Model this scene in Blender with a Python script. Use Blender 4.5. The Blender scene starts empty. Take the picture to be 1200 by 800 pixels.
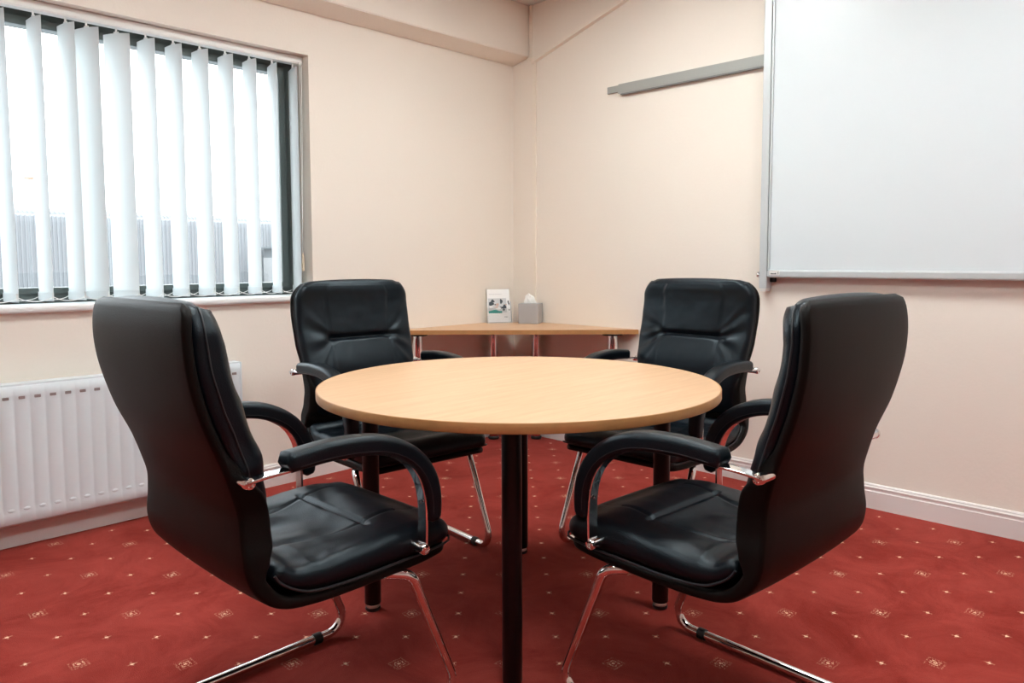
import bpy, bmesh, math, random
from mathutils import Vector, Matrix, noise
random.seed(7)
PI = math.pi
scene = bpy.context.scene
COL = scene.collection
# Room frame: corner of the two visible walls at the origin, X runs along the window wall, Y along the board wall.

# ------------------------------------------------------------------ materials
def new_mat(name):
    m = bpy.data.materials.new(name); m.use_nodes = True
    nt = m.node_tree; b = nt.nodes['Principled BSDF']
    return m, nt, b
def simple(name, col, rough=.5, metal=0, spec=.5, bump=0, bscale=200, coat=0, var=0, vscale=5):
    m, nt, b = new_mat(name)
    b.inputs['Base Color'].default_value = (*col, 1)
    b.inputs['Roughness'].default_value = rough
    b.inputs['Metallic'].default_value = metal
    b.inputs['Specular IOR Level'].default_value = spec
    b.inputs['Coat Weight'].default_value = coat
    tc = nt.nodes.new('ShaderNodeTexCoord')
    if bump:
        n = nt.nodes.new('ShaderNodeTexNoise'); n.inputs['Scale'].default_value = bscale; n.inputs['Detail'].default_value = 4
        nt.links.new(tc.outputs['Object'], n.inputs['Vector'])
        bp = nt.nodes.new('ShaderNodeBump'); bp.inputs['Strength'].default_value = bump; bp.inputs['Distance'].default_value = .002
        nt.links.new(n.outputs['Fac'], bp.inputs['Height']); nt.links.new(bp.outputs['Normal'], b.inputs['Normal'])
    if var:
        n = nt.nodes.new('ShaderNodeTexNoise'); n.inputs['Scale'].default_value = vscale; n.inputs['Detail'].default_value = 5
        nt.links.new(tc.outputs['Object'], n.inputs['Vector'])
        r = nt.nodes.new('ShaderNodeMapRange'); r.inputs['To Min'].default_value = 1-var; r.inputs['To Max'].default_value = 1+var
        nt.links.new(n.outputs['Fac'], r.inputs['Value'])
        mx = nt.nodes.new('ShaderNodeVectorMath'); mx.operation = 'SCALE'; mx.inputs[0].default_value = col
        nt.links.new(r.outputs['Result'], mx.inputs['Scale']); nt.links.new(mx.outputs['Vector'], b.inputs['Base Color'])
    return m
M = {}
M['wall'] = simple('painted_wall', (.875, .81, .735), .7, spec=.2, bump=.35, bscale=70, var=.012, vscale=3)
M['paint'] = simple('white_gloss_paint', (.80, .77, .76), .35, bump=.05, bscale=30)
M['ceil'] = simple('ceiling_tile', (.80, .79, .77), .9, bump=.4, bscale=150)
M['trunk'] = simple('painted_trunking', (.88, .81, .72), .45)
M['radiator'] = simple('radiator_enamel', (.75, .83, .875), .3)
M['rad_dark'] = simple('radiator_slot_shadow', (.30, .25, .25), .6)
M['chrome'] = simple('chrome', (.86, .85, .85), .07, metal=1)
M['steel'] = simple('brushed_steel', (.62, .61, .60), .3, metal=1)
M['alu'] = simple('grey_aluminium', (.60, .64, .66), .42, metal=.25)
M['rail'] = simple('grey_green_rail', (.37, .38, .36), .5, metal=.1)
M['rail_dark'] = simple('dark_grey_rail', (.20, .205, .20), .5, metal=.1)
M['board'] = simple('whiteboard_surface', (.73, .80, .84), .32, spec=.4)
M['black_metal'] = simple('black_powder_coat', (.003, .003, .004), .35, spec=.3)
M['black_plastic'] = simple('black_plastic', (.01, .01, .011), .5)
M['leather'] = simple('black_leather', (.0022, .0038, .0064), .36, spec=.34, bump=.35, bscale=420)
M['vinyl'] = simple('black_back_vinyl', (.0060, .0044, .0040), .45, spec=.12, bump=.4, bscale=520)
M['leather'].node_tree.nodes['Principled BSDF'].inputs['Specular Tint'].default_value = (.74, .90, 1, 1)
M['stitch'] = simple('black_thread', (.012, .014, .018), .5)
M['winframe'] = simple('anthracite_window_frame', (.075, .095, .092), .4)
M['sill'] = simple('white_sill', (.86, .88, .89), .3)
M['white_plastic'] = simple('white_plastic', (.82, .82, .80), .4)
M['beige_plastic'] = simple('cream_plastic', (.78, .66, .50), .4)
M['edge'] = simple('beech_edge_band', (.46, .225, .085), .42, var=.15, vscale=40)
M['tissuebox'] = simple('brushed_grey_box', (.45, .45, .47), .4, metal=.2)
M['tissue'] = simple('white_tissue', (.92, .92, .9), .9)
M['acry_edge'] = simple('clear_plastic_edge', (.75, .78, .8), .15)

def wood():
    m, nt, b = new_mat('beech_laminate')
    tc = nt.nodes.new('ShaderNodeTexCoord')
    mp = nt.nodes.new('ShaderNodeMapping'); mp.inputs['Scale'].default_value = (1.1, 14, 14)
    nt.links.new(tc.outputs['Object'], mp.inputs['Vector'])
    n = nt.nodes.new('ShaderNodeTexNoise'); n.inputs['Scale'].default_value = 3; n.inputs['Detail'].default_value = 6; n.inputs['Distortion'].default_value = .6
    nt.links.new(mp.outputs['Vector'], n.inputs['Vector'])
    mp2 = nt.nodes.new('ShaderNodeMapping'); mp2.inputs['Scale'].default_value = (9, 150, 150)
    nt.links.new(tc.outputs['Object'], mp2.inputs['Vector'])
    n2 = nt.nodes.new('ShaderNodeTexNoise'); n2.inputs['Scale'].default_value = 2.2; n2.inputs['Detail'].default_value = 3
    nt.links.new(mp2.outputs['Vector'], n2.inputs['Vector'])
    cr = nt.nodes.new('ShaderNodeValToRGB')
    cr.color_ramp.elements[0].position = .3; cr.color_ramp.elements[0].color = (.585, .345, .19, 1)
    cr.color_ramp.elements[1].position = .72; cr.color_ramp.elements[1].color = (.72, .475, .295, 1)
    ad = nt.nodes.new('ShaderNodeMath'); ad.operation = 'MULTIPLY_ADD'; ad.inputs[1].default_value = .45
    sc = nt.nodes.new('ShaderNodeMath'); sc.operation = 'MULTIPLY'; sc.inputs[1].default_value = .58
    nt.links.new(n.outputs['Fac'], sc.inputs[0])
    nt.links.new(n2.outputs['Fac'], ad.inputs[0]); nt.links.new(sc.outputs[0], ad.inputs[2])
    nt.links.new(ad.outputs[0], cr.inputs['Fac']); nt.links.new(cr.outputs['Color'], b.inputs['Base Color'])
    b.inputs['Roughness'].default_value = .36; b.inputs['Specular IOR Level'].default_value = .45
    return m
M['wood'] = wood()

def carpet():
    m, nt, b = new_mat('red_patterned_carpet')
    L = nt.links.new
    def N(op, a, c=None, d=None):
        n = nt.nodes.new('ShaderNodeMath'); n.operation = op
        for i, v in enumerate((a, c, d)):
            if v is None: continue
            if isinstance(v, (int, float)): n.inputs[i].default_value = v
            else: L(v, n.inputs[i])
        return n.outputs[0]
    tc = nt.nodes.new('ShaderNodeTexCoord')
    wn = nt.nodes.new('ShaderNodeTexNoise'); wn.inputs['Scale'].default_value = 260; wn.inputs['Detail'].default_value = 1
    L(tc.outputs['Object'], wn.inputs['Vector'])
    jit = nt.nodes.new('ShaderNodeVectorMath'); jit.operation = 'MULTIPLY_ADD'
    sb = nt.nodes.new('ShaderNodeVectorMath'); sb.operation = 'SUBTRACT'; sb.inputs[1].default_value = (.5, .5, .5)
    L(wn.outputs['Color'], sb.inputs[0]); L(sb.outputs[0], jit.inputs[0]); jit.inputs[1].default_value = (.011, .011, 0); L(tc.outputs['Object'], jit.inputs[2])
    s = nt.nodes.new('ShaderNodeSeparateXYZ'); L(jit.outputs[0], s.inputs[0])
    i = N('DIVIDE', N('SUBTRACT', s.outputs[0], 2.909), .1038)
    j = N('DIVIDE', N('SUBTRACT', s.outputs[1], .310), .1060)
    p = N('MULTIPLY', N('ADD', i, j), .5); q = N('MULTIPLY', N('SUBTRACT', i, j), .5)
    P = N('ROUND', p); Q = N('ROUND', q)
    dp = N('SUBTRACT', p, P); dq = N('SUBTRACT', q, Q)
    dx = N('ABSOLUTE', N('MULTIPLY', N('ADD', dp, dq), .1038)); dy = N('ABSOLUTE', N('MULTIPLY', N('SUBTRACT', dp, dq), .1060))
    big = N('MULTIPLY', N('LESS_THAN', N('PINGPONG', P, 1), .5), N('LESS_THAN', N('PINGPONG', Q, 1), .5))
    mx = N('MAXIMUM', dx, dy); r = N('SQRT', N('ADD', N('MULTIPLY', dx, dx), N('MULTIPLY', dy, dy)))
    core = N('LESS_THAN', r, .0050)
    halo = N('MULTIPLY', N('LESS_THAN', N('MINIMUM', dx, dy), .0022), N('LESS_THAN', mx, .013))
    small = N('MAXIMUM', core, N('MULTIPLY', halo, .25))
    ring1 = N('LESS_THAN', N('ABSOLUTE', N('SUBTRACT', mx, .0215)), .0022)
    ring2 = N('LESS_THAN', N('ABSOLUTE', N('SUBTRACT', mx, .0115)), .0024)
    dash = N('GREATER_THAN', N('SINE', N('MULTIPLY', N('SUBTRACT', s.outputs[0], s.outputs[1]), 1100)), -.25)
    wn2 = nt.nodes.new('ShaderNodeTexNoise'); wn2.inputs['Scale'].default_value = 190; wn2.inputs['Detail'].default_value = 0
    L(tc.outputs['Object'], wn2.inputs['Vector'])
    brk = N('GREATER_THAN', wn2.outputs['Fac'], .46)
    bigp = N('MAXIMUM', N('MULTIPLY', N('MULTIPLY', N('MAXIMUM', N('MULTIPLY', ring1, .35), N('MULTIPLY', ring2, .85)), dash), brk), N('MULTIPLY', N('LESS_THAN', r, .0050), .8))
    sel = N('ADD', N('MULTIPLY', big, bigp), N('MULTIPLY', N('SUBTRACT', 1, big), small))
    # worn, brushed pile
    n1 = nt.nodes.new('ShaderNodeTexNoise'); n1.inputs['Scale'].default_value = 3.2; n1.inputs['Detail'].default_value = 9; n1.inputs['Roughness'].default_value = .72; n1.inputs['Distortion'].default_value = .8
    L(tc.outputs['Object'], n1.inputs['Vector'])
    cr = nt.nodes.new('ShaderNodeValToRGB')
    cr.color_ramp.elements[0].position = .34; cr.color_ramp.elements[0].color = (.235, .018, .011, 1)
    cr.color_ramp.elements[1].position = .66; cr.color_ramp.elements[1].color = (.385, .052, .039, 1)
    L(n1.outputs['Fac'], cr.inputs['Fac'])
    n2 = nt.nodes.new('ShaderNodeTexNoise'); n2.inputs['Scale'].default_value = 420; n2.inputs['Detail'].default_value = 2
    L(tc.outputs['Object'], n2.inputs['Vector'])
    g = nt.nodes.new('ShaderNodeMapRange'); g.inputs['From Min'].default_value = .3; g.inputs['From Max'].default_value = .7; g.inputs['To Min'].default_value = .78; g.inputs['To Max'].default_value = 1.18
    L(n2.outputs['Fac'], g.inputs['Value'])
    v = nt.nodes.new('ShaderNodeVectorMath'); v.operation = 'SCALE'; L(cr.outputs['Color'], v.inputs[0]); L(g.outputs['Result'], v.inputs['Scale'])
    mix = nt.nodes.new('ShaderNodeMix'); mix.data_type = 'RGBA'
    L(sel, mix.inputs['Factor']); L(v.outputs[0], mix.inputs['A']); mix.inputs['B'].default_value = (.92, .62, .42, 1)
    L(mix.outputs['Result'], b.inputs['Base Color'])
    b.inputs['Roughness'].default_value = .95; b.inputs['Specular IOR Level'].default_value = .1
    b.inputs['Sheen Weight'].default_value = .12; b.inputs['Sheen Tint'].default_value = (1, .6, .55, 1)
    bp = nt.nodes.new('ShaderNodeBump'); bp.inputs['Strength'].default_value = .5; bp.inputs['Distance'].default_value = .003
    L(n2.outputs['Fac'], bp.inputs['Height']); L(bp.outputs['Normal'], b.inputs['Normal'])
    return m
M['carpet'] = carpet()

def fabric():
    m, nt, b = new_mat('blind_fabric')
    nt.nodes.remove(b); out = nt.nodes['Material Output']
    d = nt.nodes.new('ShaderNodeBsdfDiffuse'); d.inputs['Color'].default_value = (.85, .875, .88, 1)
    t = nt.nodes.new('ShaderNodeBsdfTranslucent'); t.inputs['Color'].default_value = (.73, .77, .78, 1)
    x = nt.nodes.new('ShaderNodeMixShader'); x.inputs[0].default_value = .36
    nt.links.new(d.outputs[0], x.inputs[1]); nt.links.new(t.outputs[0], x.inputs[2]); nt.links.new(x.outputs[0], out.inputs['Surface'])
    return m
M['fabric'] = fabric()
def glass(name, tint=(1, 1, 1), refl=.08):
    m, nt, b = new_mat(name)
    nt.nodes.remove(b); out = nt.nodes['Material Output']
    t = nt.nodes.new('ShaderNodeBsdfTransparent'); t.inputs['Color'].default_value = (*tint, 1)
    g = nt.nodes.new('ShaderNodeBsdfGlossy'); g.inputs['Roughness'].default_value = .02
    x = nt.nodes.new('ShaderNodeMixShader'); x.inputs[0].default_value = refl
    nt.links.new(t.outputs[0], x.inputs[1]); nt.links.new(g.outputs[0], x.inputs[2]); nt.links.new(x.outputs[0], out.inputs['Surface'])
    return m
M['glass'] = glass('window_glass', (.97, .985, .98), .05)
M['acrylic'] = glass('clear_acrylic', (.98, .98, .98), .06)
def emit(name, col, s):
    m, nt, b = new_mat(name)
    b.inputs['Base Color'].default_value = (.8, .8, .8, 1)
    b.inputs['Emission Color'].default_value = (*col, 1); b.inputs['Emission Strength'].default_value = s
    return m
M['panel_light'] = emit('light_diffuser', (.925, .985, .965), 27)
M['cladding'] = simple('grey_cladding', (.165, .17, .178), .6)
M['ext_white'] = simple('white_render', (.30, .30, .30), .8)
M['ext_roof'] = simple('grey_roof_sheet', (.13, .14, .145), .7)
M['concrete'] = simple('pale_concrete', (.34, .34, .34), .9, var=.05, vscale=.5)
M['lamp_metal'] = simple('galvanised_metal', (.45, .42, .38), .5)
M['lamp_warm'] = simple('weathered_brown_metal', (.30, .20, .14), .6)
# leaflet cover
def leaflet_mat(name, col): return simple(name, col, .35)
for k, c in dict(lf_white=(.90, .93, .95), lf_grey=(.33, .36, .40), lf_dark=(.05, .07, .09), lf_teal=(.03, .36, .33), lf_pale=(.62, .66, .70), lf_skin=(.62, .45, .40)).items():
    M[k] = leaflet_mat(k, c)

# ------------------------------------------------------------------ helpers
def link(name, bm, mat, parent=None, smooth=True, kind=None, angle=40):
    bmesh.ops.recalc_face_normals(bm, faces=bm.faces)
    me = bpy.data.meshes.new(name); bm.to_mesh(me); bm.free()
    o = bpy.data.objects.new(name, me); COL.objects.link(o)
    for m in (mat if isinstance(mat, (list, tuple)) else [mat]): me.materials.append(m)
    if parent: o.parent = parent
    if smooth:
        for p in me.polygons: p.use_smooth = True
        try: me.set_sharp_from_angle(angle=math.radians(angle))
        except Exception: pass
    if kind: o['kind'] = kind
    return o
def empty(name, loc=(0, 0, 0), rz=0, label=None, cat=None, group=None):
    o = bpy.data.objects.new(name, None); COL.objects.link(o); o.empty_display_size = .05
    o.location = loc; o.rotation_euler = (0, 0, rz)
    tag(o, label, cat, group); return o
def islands(name, bm, mat, parent=None, **kw):
    seen = set(); out = []
    bm.verts.ensure_lookup_table(); bm.verts.index_update()
    for v0 in bm.verts:
        if v0 in seen: continue
        st = [v0]; seen.add(v0); g = []
        while st:
            v = st.pop(); g.append(v)
            for e in v.link_edges:
                w_ = e.other_vert(v)
                if w_ not in seen: seen.add(w_); st.append(w_)
        b2 = bmesh.new(); mp = {v: b2.verts.new(v.co) for v in g}
        for f in {f for v in g for f in v.link_faces}: b2.faces.new([mp[v] for v in f.verts])
        out.append(link(name, b2, mat, parent, **kw))
    bm.free(); return out
def tag(o, label=None, cat=None, group=None):
    if label: o['label'] = label
    if cat: o['category'] = cat
    if group: o['group'] = group
    return o
def box(bm, x0, x1, y0, y1, z0, z1, bev=0, seg=2):
    v = [bm.verts.new((x, y, z)) for x in (x0, x1) for y in (y0, y1) for z in (z0, z1)]
    f = [(0, 1, 3, 2), (4, 6, 7, 5), (0, 4, 5, 1), (2, 3, 7, 6), (0, 2, 6, 4), (1, 5, 7, 3)]
    fs = [bm.faces.new([v[i] for i in q]) for q in f]
    if bev:
        es = list({e for q in fs for e in q.edges})
        bmesh.ops.bevel(bm, geom=es, offset=bev, segments=seg, affect='EDGES', profile=.6)
def prism(bm, pts, axis, a, b, bev=0):
    """polygon pts (p,q) extruded along axis from a to b"""
    def P(p, t):
        if axis == 'x': return (t, p[0], p[1])
        if axis == 'y': return (p[0], t, p[1])
        return (p[0], p[1], t)
    A = [bm.verts.new(P(p, a)) for p in pts]; B = [bm.verts.new(P(p, b)) for p in pts]
    n = len(pts); fs = [bm.faces.new(A), bm.faces.new(B[::-1])]
    for i in range(n): fs.append(bm.faces.new((A[i], A[(i+1) % n], B[(i+1) % n], B[i])))
    if bev:
        es = list({e for q in fs for e in q.edges})
        bmesh.ops.bevel(bm, geom=es, offset=bev, segments=2, affect='EDGES')
def lathe(bm, prof, c=(0, 0, 0), n=32, M4=None):
    rings = []
    for (r, z) in prof:
        if r < 1e-6: rings.append([bm.verts.new((c[0], c[1], c[2]+z))])
        else: rings.append([bm.verts.new((c[0]+r*math.cos(2*PI*k/n), c[1]+r*math.sin(2*PI*k/n), c[2]+z)) for k in range(n)])
    for a, b in zip(rings, rings[1:]):
        for k in range(n):
            k2 = (k+1) % n
            if len(a) == 1 and len(b) == 1: continue
            if len(a) == 1: bm.faces.new((a[0], b[k2], b[k]))
            elif len(b) == 1: bm.faces.new((a[k], a[k2], b[0]))
            else: bm.faces.new((a[k], a[k2], b[k2], b[k]))
    if M4 is not None:
        bmesh.ops.transform(bm, matrix=M4, verts=[v for r in rings for v in r])
def catmull(pts, n=8, closed=False):
    P = [Vector(p) for p in pts]; out = []
    m = len(P)
    for i in range(m-1):
        p0 = P[i-1] if i > 0 else P[0]*2-P[1]; p1 = P[i]; p2 = P[i+1]; p3 = P[i+2] if i+2 < m else P[-1]*2-P[-2]
        for k in range(n):
            t = k/n
            out.append(.5*((2*p1)+(-p0+p2)*t+(2*p0-5*p1+4*p2-p3)*t*t+(-p0+3*p1-3*p2+p3)*t**3))
    out.append(P[-1]); return out
def fillet(pts, r, n=7):
    P = [Vector(p) for p in pts]; out = [P[0]]
    for i in range(1, len(P)-1):
        a = (P[i-1]-P[i]); b = (P[i+1]-P[i]); la, lb = a.length, b.length; a.normalize(); b.normalize()
        ang = a.angle(b)
        if ang > PI-.02: out.append(P[i]); continue
        rr = r[i] if isinstance(r, dict) and i in r else (r if not isinstance(r, dict) else .03)
        d = min(rr/math.tan(ang/2), la*.49, lb*.49); rad = d*math.tan(ang/2)
        c = P[i]+(a+b).normalized()*(rad/math.sin(ang/2))
        s = P[i]+a*d-c; e = P[i]+b*d-c; tot = s.angle(e); ax = s.cross(e).normalized()
        for k in range(n+1): out.append(c+Matrix.Rotation(tot*k/n, 3, ax) @ s)
    out.append(P[-1]); return out
def tube(bm, path, r, n=14, cap=True):
    P = [Vector(p) for p in path]; T = []
    for i in range(len(P)):
        T.append(((P[min(i+1, len(P)-1)]-P[max(i-1, 0)])).normalized())
    up = Vector((0, 0, 1)) if abs(T[0].z) < .9 else Vector((1, 0, 0))
    nrm = (up-T[0]*up.dot(T[0])).normalized(); rings = []
    for i, p in enumerate(P):
        if i: nrm = (nrm-T[i]*nrm.dot(T[i])).normalized()
        bn = T[i].cross(nrm)
        rings.append([bm.verts.new(p+nrm*(r*math.cos(2*PI*k/n))+bn*(r*math.sin(2*PI*k/n))) for k in range(n)])
    for a, b in zip(rings, rings[1:]):
        for k in range(n): bm.faces.new((a[k], a[(k+1) % n], b[(k+1) % n], b[k]))
    if cap: bm.faces.new(rings[0]); bm.faces.new(rings[-1][::-1])
def resample(P, n):
    L = [0]
    for a, b in zip(P, P[1:]): L.append(L[-1]+(b-a).length)
    out = []; j = 0
    for k in range(n+1):
        s = L[-1]*k/n
        while j < len(P)-2 and L[j+1] < s: j += 1
        t = (s-L[j])/max(1e-9, L[j+1]-L[j]); out.append(P[j].lerp(P[j+1], min(1, max(0, t))))
    return out, L[-1]
def interp(tab, x):
    if x <= tab[0][0]: return tab[0][1]
    for (a, va), (b, vb) in zip(tab, tab[1:]):
        if x <= b:
            t = (x-a)/(b-a); t = t*t*(3-2*t); return va+(vb-va)*t
    return tab[-1][1]
def slab(bm, base, dirs, W, T, disp=None, nf=36, rc=.014, x0=0, end=(.03, .03), endw=(.03, .03), plan=None):
    """closed cushion or shell: base = path points (y,z) of its rear face, dirs = unit vectors to the front,
    W/T lists of half-width and thickness per station; disp(i, u) extra front offset, plan(i,u) offset of the whole section"""
    n = len(base); L = [0]
    for a, b in zip(base, base[1:]): L.append(L[-1]+(b-a).length)
    rings = []
    for i in range(n):
        w, t = W[i], T[i]; d0, d1 = L[i], L[-1]-L[i]
        k = 1; shrink = 0
        for d, e, ew in ((d0, end[0], endw[0]), (d1, end[1], endw[1])):
            if e > 0 and d < e:
                q = math.sqrt(max(0, 1-((e-d)/e)**2)); k = min(k, max(.12, q))
            if ew > 0 and d < ew:
                q = math.sqrt(max(0, 1-((ew-d)/ew)**2)); shrink = max(shrink, ew*(1-q))
        w = w-shrink; off = t*(1-k)/2; t = t*k
        r = min(rc, t*.48); ring = []
        nb, na = nf, 5
        for j in range(nf+1):                       # front, left to right
            x = -(w-r)+2*(w-r)*j/nf; ring.append((x, t, 1))
        for j in range(1, na):                      # right side corners
            a = PI/2*(1-j/na); ring.append((w-r+r*math.cos(a), t-r+r*math.sin(a), math.sin(a)))
        ring.append((w, (t-r), 0)); ring.append((w, r, 0))
        for j in range(1, na):
            a = -PI/2*j/na; ring.append((w-r+r*math.cos(a), r+r*math.sin(a), 0))
        nr = 14
        for j in range(nr+1):
            x = (w-r)-2*(w-r)*j/nr; ring.append((x, 0, 0))
        for j in range(1, na):
            a = -PI/2-PI/2*j/na; ring.append((-(w-r)+r*math.cos(a), r+r*math.sin(a), 0))
        ring.append((-w, r, 0)); ring.append((-w, t-r, 0))
        for j in range(1, na):
            a = PI-PI/2*j/na; ring.append((-(w-r)+r*math.cos(a), t-r+r*math.sin(a), math.sin(a)))
        vs = []
        for (x, h, f) in ring:
            u = x/max(w, 1e-6); hh = h+off
            if disp and f > 0: hh += disp(i, u)*f*k
            if plan: hh += plan(i, u)
            vs.append(bm.verts.new((x0+x, base[i].x+dirs[i].x*hh, base[i].y+dirs[i].y*hh)))
        rings.append(vs)
    m = len(rings[0])
    for a, b in zip(rings, rings[1:]):
        for k in range(m): bm.faces.new((a[k], a[(k+1) % m], b[(k+1) % m], b[k]))
    bm.faces.new(rings[0]); bm.faces.new(rings[-1][::-1])
def normals2(P, flip=1):
    out = []
    for i in range(len(P)):
        t = (P[min(i+1, len(P)-1)]-P[max(i-1, 0)]).normalized(); out.append(Vector((-t.y, t.x))*flip)
    return out

# ------------------------------------------------------------------ room shell
RX, RY, H = 6.6, 6.6, 2.696
WU0, WU1, WZ0, WZ1, WD = 1.470, 3.95, .945, 2.146, .20     # window opening
bm = bmesh.new(); box(bm, -.02, RX+.02, -.02, RY+.02, -.06, 0); link('floor', bm, M['carpet'], kind='structure', smooth=False)
bm = bmesh.new(); box(bm, 0, RX, 0, RY, H, H+.05)
link('ceiling', bm, M['ceil'], kind='structure', smooth=False)
bm = bmesh.new()                                             # ceiling grid
for k in range(1, 11): box(bm, .6*k-.012, .6*k+.012, 0.02, RY-.02, H-.006, H+.004); box(bm, 0.02, RX-.02, .6*k-.012, .6*k+.012, H-.006, H+.004)
link('trim_1', bm, M['white_plastic'], kind='structure', smooth=False)
bm = bmesh.new()                                             # window wall with a real opening
box(bm, -.25, WU0, -.25, 0, 0, H); box(bm, WU1, RX, -.25, 0, 0, H); box(bm, WU0, WU1, -.25, 0, 0, WZ0-.03); box(bm, WU0, WU1, -.25, 0, WZ1, H)
link('wall_left', bm, M['wall'], kind='structure', smooth=False)
bm = bmesh.new(); box(bm, -.25, 0, 0, RY, 0, H); link('wall_right', bm, M['wall'], kind='structure', smooth=False)
bm = bmesh.new(); box(bm, RX, RX+.1, 0, RY, 0, H); link('wall_back', bm, M['wall'], kind='structure', smooth=False)
bm = bmesh.new(); box(bm, 0, RX, RY, RY+.1, 0, H); link('wall_front', bm, M['wall'], kind='structure', smooth=False)
bm = bmesh.new(); prism(bm, [(0, H), (0, 2.352), (.142, 2.383), (.142, H)], 'x', 0, RX, bev=.004)
link('trim_2', bm, M['wall'], kind='structure', smooth=False)

SK = [(0, 0), (.017, 0), (.017, .078), (.0145, .081), (.0145, .090), (.0165, .092), (.0165, .097), (.011, .101), (.010, .106), (.006, .111), (0, .111)]
bm = bmesh.new(); prism(bm, SK, 'x', .0, RX); link('baseboard_left', bm, M['paint'], kind='structure', angle=20)
bm = bmesh.new(); prism(bm, [(a, b) for a, b in SK], 'y', .0, RY); link('baseboard_right', bm, M['paint'], kind='structure', angle=20)

# ------------------------------------------------------------------ window
win = empty('window_1', (0, 0, 0)); win['kind'] = 'structure'
FY0, FY1 = -.205, -.14
bm = bmesh.new()
box(bm, WU0, WU0+.062, FY0, FY1, WZ0, WZ1, .003); box(bm, WU1-.06, WU1, FY0, FY1, WZ0, WZ1, .003)
box(bm, WU0+.058, WU1-.056, FY0, FY1, WZ1-.055, WZ1, .003); box(bm, WU0+.058, WU1-.056, FY0, FY1, WZ0, WZ0+.040, .003)
link('window_frame', bm, M['winframe'], win, kind='structure', smooth=False)
bm = bmesh.new()
box(bm, WU0+.060, WU0+.098, FY0+.01, FY1+.012, WZ0+.038, WZ1-.05, .004); box(bm, WU1-.10, WU1-.06, FY0+.01, FY1+.012, WZ0+.038, WZ1-.05, .004)
box(bm, WU0+.095, WU1-.095, FY0+.01, FY1+.012, WZ1-.085, WZ1-.05, .004); box(bm, WU0+.095, WU1-.095, FY0+.01, FY1+.012, WZ0+.038, WZ0+.064, .004)
link('window_sash', bm, M['winframe'], win, kind='structure', smooth=False)
bm = bmesh.new(); box(bm, WU0+.09, WU1-.09, -.178, -.172, WZ0+.06, WZ1-.08)
link('window_pane', bm, M['glass'], win, kind='structure', smooth=False)
bm = bmesh.new()                                             # sill board with rounded nose
prism(bm, [(-.25, WZ0-.03), (.022, WZ0-.03), (.028, WZ0-.027), (.031, WZ0-.02), (.031, WZ0-.008), (.028, WZ0-.002), (.022, WZ0), (-.25, WZ0)], 'x', WU0+.001, WU1-.001)
link('window_sill', bm, M['sill'], win, kind='structure', angle=50)

# ------------------------------------------------------------------ vertical blind
blind = empty('vertical_blind', (2.7, -.065, WZ1), 0, 'white fabric vertical blind with turned slats hanging in the window', 'blind')
bo = Vector((2.7, -.065, WZ1))
def bl(bm): bmesh.ops.translate(bm, vec=-bo, verts=bm.verts); return bm
bm = bmesh.new()
box(bm, 1.476, WU1-.01, -.088, -.046, WZ1-.040, WZ1-.002, .003)
box(bm, 1.476, WU1-.01, -.046, -.043, WZ1-.034, WZ1-.030); 
link('headrail', bl(bm), M['white_plastic'], blind, smooth=False)
SL = [(1.521, -100), (1.633, -97), (1.751, -86), (1.870, -82), (1.990, -79), (2.109, -78), (2.226, -76), (2.345, -56), (2.460, -63), (2.537, -76), (2.651, -80), (2.773, -80)]
u = 2.773
while u < WU1-.16: u += .119; SL.append((u, -80+random.uniform(-3, 3)))
ZT, ZB = WZ1-.062, .957
for (u, a) in SL:
    a = math.radians(a); bm = bmesh.new(); w = .127; n = 8; d = Vector((math.cos(a), math.sin(a)))
    grid = []
    tw = math.radians(random.uniform(-1.5, 1.5))
    for iz in range(9):
        z = ZT+(ZB-ZT)*iz/8; row = []
        aa = a+tw*iz/8; d = Vector((math.cos(aa), math.sin(aa))); nn = Vector((-d.y, d.x))
        for ix in range(n+1):
            t = ix/n-.5; p = Vector((u, -.065))+d*(t*w)+nn*(.0035*(1-4*t*t))
            zz = z
            if iz == 0: zz = z-.003*abs(t*2)
            row.append((p, zz))
        grid.append(row)
    th = .0006
    V = []
    for s in (1, -1):
        g = []
        for row in grid:
            g.append([bm.verts.new((p.x-d.y*th*s*.5, p.y+d.x*th*s*.5, z)) for p, z in row])
        V.append(g)
    R_, C_ = len(grid), n+1
    for g in V:
        for i in range(R_-1):
            for j in range(C_-1): bm.faces.new((g[i][j], g[i][j+1], g[i+1][j+1], g[i+1][j]))
    A, B = V
    per = [(0, j) for j in range(C_)]+[(i, C_-1) for i in range(1, R_)]+[(R_-1, j) for j in range(C_-2, -1, -1)]+[(i, 0) for i in range(R_-2, 0, -1)]
    for k in range(len(per)):
        (i, j), (i2, j2) = per[k], per[(k+1) % len(per)]; bm.faces.new((A[i][j], A[i2][j2], B[i2][j2], B[i][j]))
    so = link('slat', bl(bm), M['fabric'], blind)
    bm = bmesh.new()                                          # stem and clip
    box(bm, u-.0035, u+.0035, -.067, -.063, ZT-.004, WZ1-.038); 
    m4 = Matrix.Translation((u, -.065, ZT)) @ Matrix.Rotation(a, 4, 'Z')
    b2 = bmesh.new(); box(b2, -.011, .011, -.002, .002, -.012, .006); bmesh.ops.transform(b2, matrix=m4, verts=b2.verts)
    me = bpy.data.meshes.new('t'); b2.to_mesh(me); b2.free(); bm.from_mesh(me)
    link('hanger', bl(bm), M['white_plastic'], so, smooth=False)
    bm = bmesh.new(); m4 = Matrix.Translation((u, -.065, ZB)) @ Matrix.Rotation(a, 4, 'Z')
    box(bm, -.0605, .0605, -.0022, .0052, .003, .036, .001); bmesh.ops.transform(bm, matrix=m4, verts=bm.verts)
    link('weight_pocket', bl(bm), M['fabric'], so, smooth=False)
bm = bmesh.new()                                              # stabilising chains between neighbouring slats
us = sorted(SL)
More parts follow.
